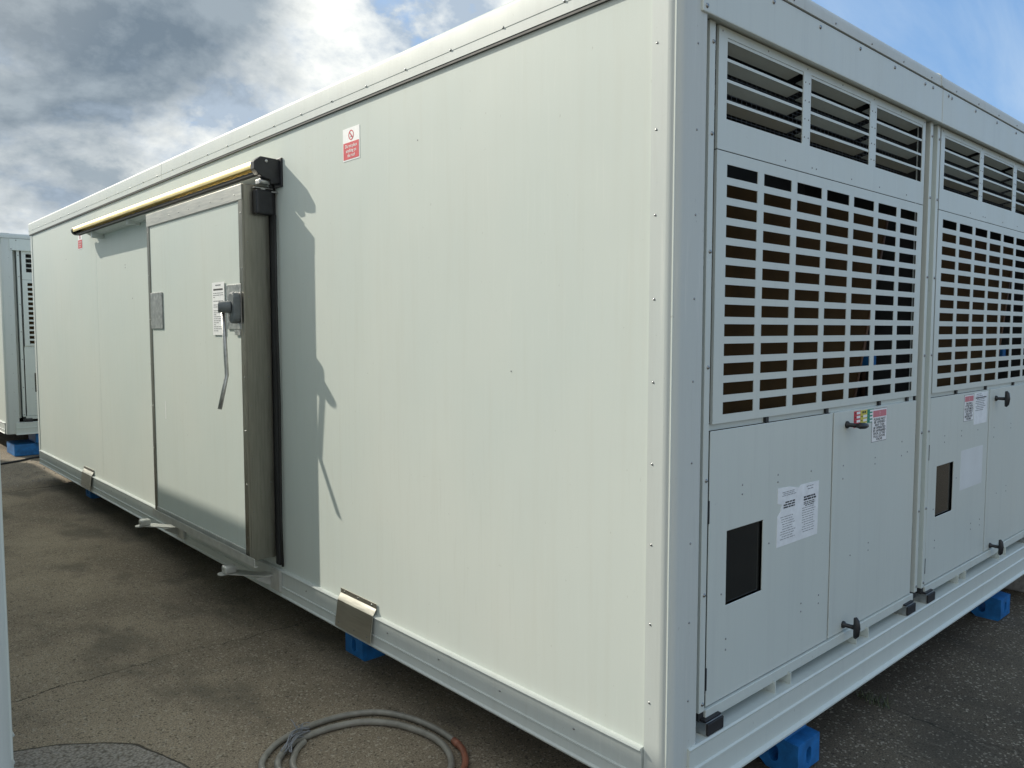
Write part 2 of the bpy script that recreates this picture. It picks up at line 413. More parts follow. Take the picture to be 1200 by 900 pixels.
# ---- sliding door and its gear (parts of the cold room)
DY0, DY1, DX, DZ0, DZ1 = 2.455, 3.875, -.165, .405, 2.285
def door():
    m = MB(O); m.box(DX+.004, -.028, DY0+.004, DY1-.004, DZ0+.01, DZ1-.004)
    d = m.build('sliding_door', M['wall'], store, label='pale grey sliding door edged in stainless steel')
    dk = lambda mm, n, mat, **k: mm.build(n, mat, d, **k)
    # steel edging, face side
    m = MB(O); m.box(DX-.001, DX+.01, DY0, DY0+.045, DZ0, DZ1)                     # near upright, face strip
    m.box(DX+.0102, -.026, DY0, DY0+.0038, DZ0, DZ1); dk(m, 'edge_plate', M['steel'], bevel=.0015)
    m = MB(O); m.box(DX-.001, DX+.01, DY1-.040, DY1, DZ0, DZ1); dk(m, 'edge_plate', M['steel'], bevel=.0015)
    m = MB(O); m.box(DX-.0025, DX+.006, DY0, DY1, DZ1-.075, DZ1-.0005); m.box(DX+.0065, -.03, DY0+.001, DY1, DZ1-.0035, DZ1+.002)
    dk(m, 'top_plate', M['steel_h'], bevel=.0015)
    m = MB(O); m.box(DX-.0032, DX-.0026, DY0+.045, DY1-.04, DZ1-.0785, DZ1-.0755); dk(m, 'seal_line', M['seam'])
    m = MB(O); m.box(DX-.002, DX+.006, DY0+.046, DY1-.041, DZ0, DZ0+.052); dk(m, 'bottom_plate', M['alu'], bevel=.0015)
    m = MB(O); m.prism([(DX-.003, .398), (DX-.020, .398), (DX-.020, .441), (DX-.0165, .441), (DX-.0165, .402), (DX-.003, .402)], 'y', 2.36, DY1-.01)
    dk(m, 'bottom_rail', M['alu'])
    m = MB(O)
    for z in [DZ0+.12+.27*i for i in range(7)]:
        m.rivet((DX-.001, DY0+.014, z), (-1, 0, 0), .004, .0025); m.rivet((DX-.001, DY1-.02, z+.03), (-1, 0, 0), .004, .0025)
        m.rivet((-.045, DY0, z), (0, -1, 0), .004, .0025); m.rivet((DX+.025, DY0, z+.13), (0, -1, 0), .003, .002)
    for i in range(9): m.rivet((DX-.0025, DY0+.08+i*.155, DZ1-.045), (-1, 0, 0), .0035, .002)
    m.split('screw', M['screw'], d)
    # push plate and lock plate
    m = MB(O); m.box(DX-.0035, DX+.002, 3.63, 3.832, 1.58, 1.80); 
    dk(m, 'push_plate', M['galv'], bevel=.001)
    m = MB(O); m.box(DX-.0035, DX+.002, 2.485, 2.66, 1.575, 1.80); dk(m, 'lock_plate', M['galv'], bevel=.001)
    # handle: rounded housing, drum, cranked bar
    m = MB(O)
    hp = [(p[0], p[1]) for p in arc(2.518, 1.720, .040, 0, 180, 8)] + [(p[0], p[1]) for p in arc(2.518, 1.643, .040, 180, 360, 8)]
    m.prism(hp, 'x', DX-.004, DX-.042)
    h = dk(m, 'handle', M['greyp'], bevel=.008)
    m = MB(O); m.tube([(DX-.036, 2.528, 1.685), (DX-.092, 2.552, 1.685)], .030, 16, rs=[.031, .027]); h2 = m.build('drum', M['greyp'], d, bevel=.003)
    m = MB(O); m.tube([(DX-.064, 2.560, 1.68), (DX-.052, 2.565, 1.40), (DX-.050, 2.566, 1.345), (DX-.056, 2.563, 1.325), (DX-.104, 2.530, 1.180)], .0105, 10); m.build('lever', M['galv'], d)
    # notice
    m = MB(O); x = DX-.001
    m.box(x-.0012, x, 2.69, 2.85, 1.545, 1.82); m.mi = 1
    m.box(x-.0018, x-.0013, 2.735, 2.805, 1.802, 1.808); m.mi = 2; m.box(x-.0018, x-.0013, 2.71, 2.832, 1.778, 1.787); m.mi = 1
    random.seed(3); z = 1.762
    while z > 1.565:
        yy = 2.835
        while yy > 2.71:
            w = random.uniform(.012, .035)
            m.box(x-.0018, x-.0013, max(2.706, yy-w), yy, z, z+.0035); yy -= w+.005
            if random.random() < .05: break
        z -= .0105 if random.random() < .85 else .02
    m.build('notice', [M['white'], M['inkg'], M['ink']], d, label='white printed notice beside the handle')
    m = MB(O); m.box(DX-.0045, DX-.0015, 2.500, 2.565, 1.545, 1.572); m.build('small_tab', M['galv'], d)
    # scrape on the leaf
    m = MB(O); m.box(DX+.0035, DX+.0045, 3.635, 3.645, 1.03, 1.14); m.build('scratch', M['white'], d)
door()
# black frame and gasket on the wall round the opening
m = MB(O); m.box(-.022, 0, 2.428, 2.470, .36, 2.30); m.build('door_gasket', M['void'], store, bevel=.008)
m = MB(O); m.box(-.026, 0, 2.50, 3.8, 2.20, 2.28); m.box(-.026, 0, 3.80, 3.86, .36, 2.28); m.split('door_gasket', M['void'], store)
# track: round-backed rail above the door, inner beam
m = MB(O)
pr = [(p[0], p[1]) for p in arc(-.098, 2.372, .031, -40, 205, 14)]
inner = [(p[0], p[1]) for p in arc(-.098, 2.372, .027, 205, -40, 14)]
m.prism(pr + inner, 'y', 2.415, 5.80)
o = m.build('door_track', M['gold'], store, label='rounded yellow metal track of the sliding door')
for p in o.data.polygons: p.use_smooth = abs(p.normal.y) < .5
o.data.set_sharp_from_angle(angle=R(40))
m = MB(O); m.box(-.112, -.080, 2.43, 5.78, 2.332, 2.345); m.build('track_shadow_bar', M['dark'], store).name = 'slot_shade_bar'  # dark bar added under the track, standing in for shade in its slot
m = MB(O); m.box(-.040, 0, 2.44, 5.62, 2.315, 2.378); m.prism([(-.040, 2.345), (-.075, 2.340), (-.075, 2.335), (-.040, 2.318)], 'y', 2.45, 5.62)
m.build('track_beam', M['trim'], store, bevel=.002)
m = MB(O); m.box(-.086, -.002, 5.40, 5.44, 2.285, 2.345); m.box(-.086, -.002, 4.52, 4.55, 2.30, 2.345); m.split('track_bracket', M['trim'], store, bevel=.002)
m = MB(O); m.tube([(-.098, 5.79, 2.372), (-.098, 5.835, 2.372)], .035, 18); m.build('track_end_cap', M['blackp'], store, bevel=.004)
m = MB(O)
m.prism([(-.004, 2.292), (-.004, 2.408), (-.105, 2.412), (-.138, 2.385), (-.138, 2.350), (-.118, 2.325), (-.085, 2.310), (-.055, 2.305), (-.050, 2.285)], 'y', 2.365, 2.412)
m.build('track_end_cap', M['blackp'], store, bevel=.004, label='black end cap at the near end of the door track')
m = MB(O); m.box(-.010, 0, 2.345, 2.440, 2.275, 2.415); m.build('end_bracket', M['blackp'], store, bevel=.002)
m = MB(O); m.rivet((-.075, 2.365, 2.392), (0, -1, 0), .008, .004); m.build('cap_screw', M['galv'], store)
m = MB(O); m.box(-.105, -.05, 2.385, 2.43, 2.283, 2.306); m.tube([(-.10, 2.392, 2.296), (-.06, 2.392, 2.296)], .014, 12); m.build('track_roller', M['galv'], store, bevel=.003)
m = MB(O); m.box(-.112, -.022, 2.405, 2.452, 2.14, 2.262); m.build('end_buffer', M['blackp'], store, bevel=.010, label='black box fixed at the top of the door edge')
m = MB(O); m.box(-.085, -.060, 2.415, 2.44, 2.262, 2.268); m.box(-.035, 0, 2.40, 2.42, 2.250, 2.256); m.box(-.115, -.02, 2.42, 2.45, 2.268, 2.272); m.split('buffer_bracket', M['galv'], store)
m = MB(O); m.tube([(-.018, 2.404, 2.14), (-.020, 2.404, 1.7), (-.014, 2.402, 1.2), (-.018, 2.404, .6), (-.014, 2.404, .36)], .006, 6); m.build('gasket_cable', M['cable'], store)
# floor guides
def guide(y, flip=False):
    m = MB(O)
    m.box(-.030, -.0135, y-.055, y+.045, .228, .335)                 # plate on the beam
    q = [(-.024, y+.02), (-.06, y+.03), (-.150, y+.14), (-.195, y+.20)] + [(-.205 + .032*math.cos(R(a)), y+.225 + .032*math.sin(R(a))) for a in range(230, 20, -30)] + [(-.120, y+.235), (-.06, y+.13), (-.024, y+.10)]
    m.prism(q, 'z', .292, .298)
    m.prism([(-.024, .292), (-.024, .235), (-.11, .285), (-.11, .292)], 'y', y+.045, y+.049)
    o = m.build('floor_guide', M['alu'], store, bevel=.001)
    m = MB(O); m.box(-.212, -.150, y+.185, y+.240, .299, .338); m.build('guide_roller', M['alu'], store, bevel=.008)
guide(2.47); guide(3.83)
# bent steel covers over the fork pockets
def cover(y0, y1):
    m = MB(O)
    pr = [(-.0065, .39), (-.0065, .368), (-.024, .340), (-.040, .222), (-.037, .222), (-.021, .339), (-.004, .366), (-.004, .39)]
    m.prism(pr, 'y', y0, y1)
    c = m.build('pocket_cover', M['steel_h'], store, bevel=.0008, label='bent stainless cover plate on the base beam')
    m = MB(O)
    for t in (.12, .5, .88): m.rivet((-.0065, y0+(y1-y0)*t, .377), (-1, 0, 0), .005, .0025)
    for t in (.1, .45, .9): m.rivet((-.0375, y0+(y1-y0)*t, .243), (-1, 0, 0), .004, .0025)
    m.split('screw', M['screw'], c)
cover(1.535, 1.835); cover(5.93, 6.23)
# warning signs on the side wall
def sign_matrix(y, z, x):     # text reading along -y, seen from -x
    return Matrix(((0, 0, -1, x), (-1, 0, 0, y), (0, 1, 0, z), (0, 0, 0, 1)))
def wsign(y1, y0, z0, z1):
    w = y1-y0; h = z1-z0; yc = (y0+y1)/2
    m = MB(O); m.keepn = False
    m.box(-.0015, 0, y0, y1, z0, z1); m.mi = 1
    m.box(-.0022, -.0016, y0+.006, y1-.004, z0+.006, z0+h*.56)
    # prohibition ring with bar
    cz = z0+h*.77; r = h*.155
    n = 24; ring = []
    for k in range(n):
        a0, a1 = 2*math.pi*k/n, 2*math.pi*(k+1)/n
        f = lambda a, rr: (-.0022, yc - rr*math.cos(a), cz + rr*math.sin(a))
        m.quad(f(a0, r), f(a1, r), f(a1, r*.78), f(a0, r*.78))
    s = r*.64; t = r*.09
    m.mi = 1; m.quad((-.0023, yc+s+t, cz+s-t), (-.0023, yc+s-t, cz+s+t), (-.0023, yc-s-t, cz-s+t), (-.0023, yc-s+t, cz-s-t))
    m.mi = 2; m.box(-.0021, -.0017, yc-r*.5, yc+r*.5, cz-r*.42, cz-r*.34); m.box(-.0021, -.0017, yc-r*.14, yc+r*.14, cz-r*.34, cz+r*.15)
    m.mi = 0
    for i, tx in enumerate(('Do not place', 'anything on', 'the roof')):
        m.text(tx, h*.145, sign_matrix(yc, z0+h*(.445-.145*i), -.0026), .9*w/.137)
    return m.build('warning_sign', [M['white'], M['red'], M['ink']], store, label='small white and red warning sign with a ring symbol')
wsign(1.766, 1.629, 2.302, 2.440)
wsign(6.17, 6.04, 2.255, 2.39)

# ------------------------------------------------------------------ condensing units in the end recess
UX = .175
def T_handle(off, x, z, y, parent, horiz):
    m = MB(off)
    m.tube([(x, y, z), (x, y-.006, z), (x, y-.012, z), (x, y-.046, z)], .01, 14, rs=[.014, .014, .0078, .0085])
    if horiz: m.tube([(x-.012, y-.048, z), (x, y-.052, z), (x+.03, y-.054, z-.002), (x+.058, y-.050, z-.004)], .012, 12, rs=[.008, .012, .012, .009])
    else: m.tube([(x, y-.048, z-.040), (x, y-.053, z-.028), (x, y-.055, z), (x, y-.053, z+.028), (x, y-.048, z+.040)], .012, 12, rs=[.006, .011, .013, .011, .006])
    return m.build('handle', M['blackp'], parent)
def end_text(x, z, y): return Matrix(((1, 0, 0, x), (0, 0, 1, y), (0, 1, 0, z), (0, 0, 0, 1)))
def make_unit():
    off = (UX, .02, .337)
    root = empty('condensing_unit', off, 'louvred grey condensing unit next to the near corner post', 'condensing unit', 'condensing units in the end face')
    yf = .020
    def part(m, n, mat, **k): return m.build(n, mat, root, **k)
    for a, b in ((.174, .203), (1.823, 1.852)):
        m = MB(off); m.box(a, b, yf-.004, yf+.05, .405, 2.458)
        p = part(m, 'frame_post', M['unitpaint'], bevel=.0015)
        m = MB(off); c = (a+b)/2
        for z in (.43, .77, 1.12, 1.46, 1.80, 2.14, 2.40): m.rivet((c+.003, yf-.004, z), (0, -1, 0), .0065, .004)
        m.split('screw', M['screw'], p)
    # inner side sheets (dark) closing the casing
    m = MB(off); m.box(.214, .218, yf+.01, .57, .36, 2.455); m.box(1.794, 1.798, yf+.01, .57, .36, 2.455); m.box(.218, 1.794, .565, .57, .36, 2.455); m.box(.218, 1.794, yf+.01, .565, 2.445, 2.455); m.box(.218, 1.794, yf+.06, .565, .36, .364)
    m.split('casing', M['dark'], root)
    m = MB(off); m.box(.2035, .2255, yf+.034, yf+.036, .41, 2.455); m.box(1.785, 1.8225, yf+.034, yf+.036, .41, 2.455); m.split('side_flashing', M['unitpaint'], root)
    # louvre panel
    xs = [.226, .271, .727, .780, 1.240, 1.298, 1.748, 1.778]; zs = [2.104, 2.196, 2.431, 2.457]
    m = MB(off); m.holed(xs, zs, lambda i, j: j == 1 and i in (1, 3, 5), yf-.0, yf+.003)
    m.box(.226, .2275, yf+.0035, yf+.0095, 2.104, 2.457)
    lp = part(m, 'louvre_panel', M['unitpaint'])
    for (a, b) in ((.271, .727), (.780, 1.240), (1.298, 1.748)):
        for z in (2.4305, 2.3735, 2.3135, 2.2535):
            m = MB(off); m.prism([(yf+.002, z-.0088), (yf+.002, z), (yf+.006, z), (yf+.058, z-.012), (yf+.058, z-.014), (yf+.0065, z-.002), (yf+.0045, z-.0088)], 'x', a+.001, b-.001)
            m.build('slat', M['unitpaint'], lp)
    m = MB(off); x = .24
    while x < 1.77: m.box(x, x+.0014, yf+.098, yf+.0994, 2.15, 2.45); x += .03
    z = 2.155
    while z < 2.44: m.box(.23, 1.775, yf+.0965, yf+.098, z, z+.0014); z += .0135
    m.build('wire_mesh', M['wire'], lp)
    m = MB(off)
    for x in (.245, .50, .753, 1.01, 1.27, 1.52, 1.765): m.rivet((x, yf, 2.445), (0, -1, 0), .003, .002)
    for x in (.753, 1.27):
        for z in (2.40, 2.34, 2.28, 2.22): m.rivet((x-.012, yf, z), (0, -1, 0), .003, .002); m.rivet((x+.014, yf, z), (0, -1, 0), .003, .002)
    for x in (.62, .80, .83, 1.10, 1.34, 1.60): m.rivet((x, yf, 2.125), (0, -1, 0), .003, .002)
    m.split('rivet', M['screw'], lp)
    # grille
    xs = [.226]; 
    for k in range(7): xs += [.280+k*.2115, .280+k*.2115+.174]
    xs += [1.778]; zs = [1.287]
    for k in range(13): zs += [1.313+k*.05955, 1.313+k*.05955+.0375]
    zs += [2.101]
    m = MB(off); m.holed(xs, zs, lambda i, j: i % 2 == 1 and j % 2 == 1, yf, yf+.0025)
    m.box(.226, .2275, yf+.003, yf+.0095, 1.287, 2.101)
    part(m, 'grille', M['unitpaint'])
    m = MB(off); m.box(.226, 1.778, yf+.014, yf+.05, 1.266, 1.286); g = part(m, 'cross_rail', M['unitpaint'])
    m = MB(off)
    for x in (.55, .97, 1.42, 1.70): m.box(x-.009, x+.009, yf+.004, yf+.014, 1.268, 1.285)
    m.split('rail_clip', M['blackp'], g)
    # coil, fan gear
    m = MB(off); m.prism([(.235, 1.10), (.235, 2.06), (1.64, 2.06), (1.30, 1.10)], 'y', yf+.09, yf+.14); part(m, 'coil', M['coil'])
    m = MB(off); m.tube([(1.645, yf+.088, 2.06), (1.305, yf+.088, 1.10)], .006, 8); m.tube([(1.70, yf+.20, 2.05), (1.70, yf+.2, 1.2)], .012, 10); m.tube([(1.52, yf+.25, 1.0), (1.56, yf+.22, 1.62), (1.75, yf+.22, 1.66)], .01, 10)
    m.split('pipe', M['pipe'], root)
    m = MB(off); m.box(1.545, 1.60, yf+.10, yf+.17, 1.40, 1.47); part(m, 'solenoid_valve', M['blue'], bevel=.004)
    m = MB(off); m.tube([(1.42, yf+.40, .40), (1.42, yf+.40, .95), (1.42, yf+.40, 1.02)], .14, 20, rs=[.15, .15, .07]); m.tube([(.42, yf+.3, .40), (.42, yf+.3, .84), (.42, yf+.3, .88)], .10, 20, rs=[.11, .11, .05]); m.split('compressor', M['blackp'], root)
    m = MB(off); m.tube([(.49, yf+.10, .42), (.49, yf+.10, 1.0)], .005, 8); m.tube([(.46, yf+.15, .42), (.46, yf+.15, 1.0)], .004, 8); m.split('pipe', M['pipe'], root)
    # doors
    d1 = MB(off); d1.holed([.217, .316, .531, 1.006], [.412, .708, .945, 1.266], lambda i, j: i == 1 and j == 1, yf, yf+.004)
    D1 = part(d1, 'access_door', M['unitpaint'], bevel=.0015)
    m = MB(off); m.box(.317, .530, yf+.010, yf+.013, .709, .944)
    gl, nt, b = None, None, None
    m.build('window', M['window'], D1)
    m = MB(off)
    for z in (1.02, .50): m.box(.2085, .2165, yf-.002, yf+.012, z-.035, z+.035)
    m.split('hinge', M['blackp'], D1)
    m = MB(off)
    for x, z in ((.40, 1.08), (.40, 1.05), (.62, 1.085), (.62, 1.06), (.85, 1.07), (.80, .60), (.93, .60), (.93, .57), (.80, .57), (.32, .60), (.32, .565), (.29, .75), (.57, .86)): m.rivet((x, yf, z), (0, -1, 0), .0035, .0018)
    m.split('rivet', M['screw'], D1)
    d2 = MB(off); d2.box(1.016, 1.783, yf, yf+.018, .412, 1.266); D2 = part(d2, 'access_door', M['unitpaint'], bevel=.0015)
    m = MB(off)
    for x, z in ((1.10, 1.06), (1.10, 1.01), (1.38, 1.06), (1.38, 1.035), (1.64, 1.10), (1.70, 1.05), (1.64, 1.04), (1.34, .72), (1.34, .69), (1.18, .70)): m.rivet((x, yf, z), (0, -1, 0), .0035, .0018)
    m.split('rivet', M['screw'], D2)
    # sill and feet
    m = MB(off); m.box(.205, 1.800, yf-.008, yf+.06, .379, .408); m.box(.205, 1.8, yf-.006, yf+.003, .370, .379); part(m, 'sill', M['unitpaint'], bevel=.0015)
    for a, b in ((.186, .272), (1.690, 1.778)):
        m = MB(off); m.box(a, b, -.002, .12, .3375, .378); f = part(m, 'foot', M['galv'], bevel=.001)
        m = MB(off); m.box(a+.001, b+.001, -.009, -.0025, .339, .377); m.box(a+.0, b-.0, .0, .08, .379, .385); m.build('rubber_pad', M['rubber'], f, bevel=.002)
    for a in (.605, 1.225, .98):
        m = MB(off); m.box(a, a+.004, .004, .10, .3375, .378); m.box(a+.105, a+.109, .004, .10, .3375, .378); m.box(a+.004, a+.105, .05, .10, .3375, .341)
        if a != .98: m.split('mounting_channel', M['unitpaint'], root)
        else: m.bm.free()
    m = MB(off); m.box(.178, .206, .02, .06, .378, .404); m.box(1.823, 1.85, .02, .06, .378, .404); m.split('post_seal', M['void'], root)
    return root, D1, D2
def glassy():
    m, nt, b = nmat('smoked_glass'); b.inputs['Base Color'].default_value = (.035, .038, .036, 1); b.inputs['Roughness'].default_value = .08
    n = noise(nt, 8, 4, .6); nt.links.new(math_(nt, 'MULTIPLY_ADD', n, .15, .02), b.inputs['Roughness'])
    b.inputs['Transmission Weight'].default_value = .6
    return m
M['window'] = glassy()
unit1, D1, D2 = make_unit()
PITCH = 1.730
unit2 = copy_tree(unit1); unit2.location.x += PITCH
unit2['label'] = 'louvred grey condensing unit cut off by the right edge of the photo'
E_off = Vector((UX, .02, .337))
u2doors = [c for c in kids(unit2) if c.name.startswith('access_door')]
u2doors.sort(key=lambda c: max(v.co.x for v in c.data.vertices)); U2D1, U2D2 = u2doors
y = .020
T_handle(E_off, 1.118, 1.214, y, D2, True); T_handle(E_off, 1.135, .437, y, D2, False)
T_handle(E_off, 1.105, 1.214, y, U2D2, False); T_handle(E_off, 1.105, .430, y, U2D2, False)
# stickers unit 1
def bars(m, x0, x1, z0, z1, h, pitch, mi, seed, y, ragged=.25):
    random.seed(seed); m.mi = mi; z = z1
    while z - h > z0:
        x = x0 + (random.random()*.15*(x1-x0) if random.random() < .3 else 0)
        lim = x1 - (random.random()*ragged*(x1-x0))
        while x < lim:
            w = random.uniform(.008, .024)*(1 if h < .004 else 1.4); m.box(x, min(x+w, lim), y-.0016, y-.0012, z-h, z); x += w + .004
        z -= pitch
m = MB(E_off)      # two-page paper with a torn edge
pts = [(.619, .834), (.905, .834), (.909, 1.028), (.78, 1.030), (.765, 1.022), (.70, 1.034), (.621, 1.037), (.620, .985), (.650, .978), (.640, .955), (.621, .940)]
m.prism(pts, 'y', y-.001, y)
bars(m, .640, .745, .85, .935, .002, .0085, 1, 5, y); bars(m, .790, .895, .85, .945, .002, .0085, 1, 6, y)
bars(m, .660, .740, .955, .985, .005, .0085, 2, 8, y); bars(m, .800, .890, .965, .985, .006, .009, 2, 9, y); bars(m, .800, .885, .948, .965, .003, .006, 2, 10, y); bars(m, .650, .745, 1.0, 1.02, .002, .006, 1, 11, y); bars(m, .82, .88, 1.0, 1.02, .0025, .010, 1, 12, y)
m.build('notice', [M['paper'], M['inkg'], M['ink']], D1, label='torn two-page printed notice')
m = MB(E_off)      # three-column colour label
for i, (mi, wd, n) in enumerate(((0, .055, 4), (1, .058, 4), (2, .055, 4))):
    x0 = 1.178 + [0, .057, .117][i]; zt = 1.2595; zb = [1.196, 1.196, 1.206][i]
    m.mi = mi; m.box(x0, x0+wd, y-.001, y, zb, zt)
    rows = 4; hh = (zt-zb)/rows
    for k in range(rows):
        if mi == 1 and k == 0:
            m.mi = 4; m.box(x0+.014, x0+.026, y-.0016, y-.0011, zt-.012, zt-.004); m.box(x0+.032, x0+.044, y-.0016, y-.0011, zt-.012, zt-.004); continue
        m.mi = 3; m.box(x0+.022, x0+wd-.003, y-.0016, y-.0011, zt-hh*k-hh+.003, zt-hh*k-.003)
        m.mi = 4; m.box(x0+.006, x0+.015, y-.0016, y-.0011, zt-hh*k-hh+.006, zt-hh*k-.006)
m.build('colour_label', [M['red'], M['yellow'], M['green'], M['white'], M['ink']], D2, label='small red, yellow and green table sticker')
def warn(x0, x1, z0, z1, lines, parent, lab, head_h=.026):
    m = MB(E_off); m.mi = 3; m.box(x0, x1, y-.0008, y, z0, z1); m.mi = 0; m.box(x0+.002, x1-.002, y-.0012, y-.0009, z0+.002, z1-.002)
    w = x1-x0; xc = (x0+x1)/2
    m.mi = 1; m.box(x0+.008, x1-.008, y-.0016, y-.0013, z1-.008-head_h, z1-.008)
    m.mi = 0; m.text('WARNING', head_h*.95, end_text(xc, z1-.008-head_h/2, y-.002), w*.0068/.0255*.95)
    m.mi = 2
    n = len(lines); hh = (z1-z0-head_h-.016)/n
    for i, t in enumerate(lines): m.text(t, hh*1.15, end_text(xc, z1-.012-head_h-hh*(i+.5), y-.002), min(1.5, w*.88/(len(t)*hh*.72)))
    return m.build('warning_label', [M['white'], M['pink'], M['ink'], M['inkg']], parent, label=lab)
warn(1.338, 1.478, 1.124, 1.258, ['PLEASE NOT', 'BE OPENED', 'ANY CAN', 'BE OPERATED', 'BY UNTRAINED', 'EPOX. AT NO', 'FULL DOOR', 'VALVE'], D2, 'white warning label with a red heading and black capitals')
# unit 2 stickers (local frame of its own copy, so shift by the pitch)
w2 = warn(.640, .773, 1.126, 1.256, ['THIS UNIT IS', 'FITTED WITH', 'AN AUTOMATIC', 'START DEVICE', 'ISOLATE', 'BEFORE ANY', 'WORK'], U2D1, 'white warning label with a red heading and thin print')
m = MB(E_off); m.box(.782, .975, y-.001, y, 1.100, 1.258); bars(m, .80, .95, 1.165, 1.225, .003, .009, 1, 21, y); bars(m, .80, .96, 1.218, 1.235, .006, .02, 2, 22, y); bars(m, .81, .90, 1.235, 1.252, .003, .009, 1, 23, y)
m.build('notice', [M['paper'], M['inkg'], M['ink']], U2D1, label='bluish printed notice beside the warning label')
m = MB(E_off); m.box(.622, .935, y-.0006, y, .790, .985); m.build('label_residue', M['ghost'], U2D1, label='faded ghost of a removed notice')

# ------------------------------------------------------------------ neighbouring cold rooms
back = make_store((.05, 9.96, .09), 'pale cold room farther back, only its corner seen past the far end of the big one', 'pale grey modular cold rooms')
b1 = copy_tree(unit1); b1.location = Vector((UX+.05, .02+9.96, .337+.09)); b1['label'] = 'condensing unit of the farther cold room, a sliver at the left edge'
b1['group'] = 'condensing units in the end face'
left = make_store((-1.405-W, 1.22, .055), 'cold room right beside the viewer, only its rounded post at the left edge', 'pale grey modular cold rooms', L=12.0, detail=False, end_open=False)

# ------------------------------------------------------------------ blue plastic feet
def block_mesh():
    m = MB(); p = [(0, .012), (0, .118), (.05, .122), (.085, .150), (.10, .197), (.50, .197), (.50, .0), (.40, 0), (.36, .03), (.16, .03), (.12, 0), (.012, 0)]
    m.prism([(a, b) for a, b in p], 'x', -.078, .078)
    o = m.build('plastic_support_block', M['blue'])
    c = MB(); ov = arc(0, .073, .018, 0, 180, 8) + arc(0, .048, .018, 180, 360, 8); c.prism(ov, 'y', -.05, .09)
    ov2 = arc(.075, .073, .020, 0, 180, 8) + arc(.075, .050, .020, 180, 360, 8); ov2 = [(a+.02, b) for a, b in ov2]; 
    co = c.build('cut', M['blue'])
    c2 = MB(); c2.prism(ov2, 'x', -.2, .2); co2 = c2.build('cut', M['blue'])
    for k in (co, co2):
        md = o.modifiers.new('slot', 'BOOLEAN'); md.object = k; md.operation = 'DIFFERENCE'; md.solver = 'EXACT'
    md = o.modifiers.new('soft', 'BEVEL'); md.width = .004; md.segments = 2; md.limit_method = 'ANGLE'; md.angle_limit = R(35)
    dg = bpy.context.evaluated_depsgraph_get(); me = bpy.data.meshes.new_from_object(o.evaluated_get(dg)); me.name = 'plastic_support_block'
    for k in (o, co, co2): bpy.data.objects.remove(k)
    return me
bme = block_mesh()
def block(loc, rz, label):
    o = bpy.data.objects.new('plastic_support_block', bme); col.objects.link(o); o.location = loc; o.rotation_euler = (0, 0, rz)
    return tag(o, label, 'support block', 'blue plastic blocks under the cold rooms')
block((.797, -.026, 0), 0, 'blue plastic block under the end face, nearest the rounded corner post')
block((3.01, -.02, 0), 0, 'blue plastic block under the end face beside the concrete kerb')
block((.108, 1.92, 0), R(-90), 'blue plastic block under the stainless cover plate nearer the hose')
block((.145, 6.76, 0), R(-90), 'blue plastic block under the far stainless cover plate, beyond the door')
m = MB(); m.box(.35, 1.45, 9.97, 10.4, .15, .285); m.box(.12, .6, 10.0, 10.5, 0, .148); o = m.build('support_beam', M['blue'], bevel=.01); tag(o, 'dark blue support beam under the farther cold room', 'support beam')

# ------------------------------------------------------------------ hoses, cable, kerb
def catmull(P, n=8, closed=False):
    P = [Vector(p) for p in P]; out = []; N = len(P)
    rng = range(N) if closed else range(N-1)
    for i in rng:
        g = (lambda k: P[k % N]) if closed else (lambda k: P[max(0, min(N-1, k))])
        p0, p1, p2, p3 = g(i-1), g(i), g(i+1), g(i+2)
        for k in range(n):
            t = k/n; out.append(.5*((2*p1)+(-p0+p2)*t+(2*p0-5*p1+4*p2-p3)*t*t+(-p0+3*p1-3*p2+p3)*t**3))
    if not closed: out.append(P[-1])
    return out
hr = .0118
outer = [(-.62,1.10), (-.655,1.22), (-.635,1.31), (-.56,1.385), (-.47,1.425), (-.38,1.437), (-.30,1.435), (-.21,1.412), (-.12,1.355), (-.06,1.255), (-.028,1.135), (-.022,1.02), (-.032,.93)]
brown = [(-.032,.93), (-.05,.88), (-.10,.81), (-.20,.74), (-.33,.71), (-.45,.74), (-.56,.84), (-.61,.96), (-.60,1.08)]
inner = [(-.575,1.06), (-.610,1.16), (-.603,1.25), (-.555,1.318), (-.47,1.365), (-.38,1.375), (-.29,1.362), (-.20,1.322), (-.125,1.235), (-.085,1.13), (-.070,1.02), (-.095,.91), (-.16,.82), (-.27,.77), (-.40,.79), (-.50,.87), (-.55,.97), (-.575,1.06)]
inner2 = [(-.56,1.0), (-.575,1.12), (-.560,1.22), (-.515,1.292), (-.475,1.330), (-.45,1.345)]
hz = hr+.002
root = empty('coiled_hose', (-.33, 1.07, 0), 'coiled grey hose with a brown length lying on the asphalt', 'hose')
off = (-.33, 1.07, 0)
m = MB(off); m.tube(catmull([(x, y, hz) for x, y in outer]), hr, 12); m.build('outer_coil', M['hose'], root, label='outer grey turn of the hose')
m = MB(off); m.tube(catmull([(x, y, hz+.001) for x, y in brown]), hr*1.03, 12); m.tube([(-.026, .97, hz), (-.032, .93, hz)], hr*1.18, 12); m.build('brown_coil', M['hoseb'], root, label='reddish brown length of hose')
m = MB(off); m.tube(catmull([(x, y, hz) for x, y in inner]), hr*1.05, 12); m.build('inner_coil', M['hose'], root)
m = MB(off); m.tube(catmull([(x, y, hz) for x, y in inner2]), hr, 12); m.build('hose_end', M['hose'], root)
m = MB(off); random.seed(5)
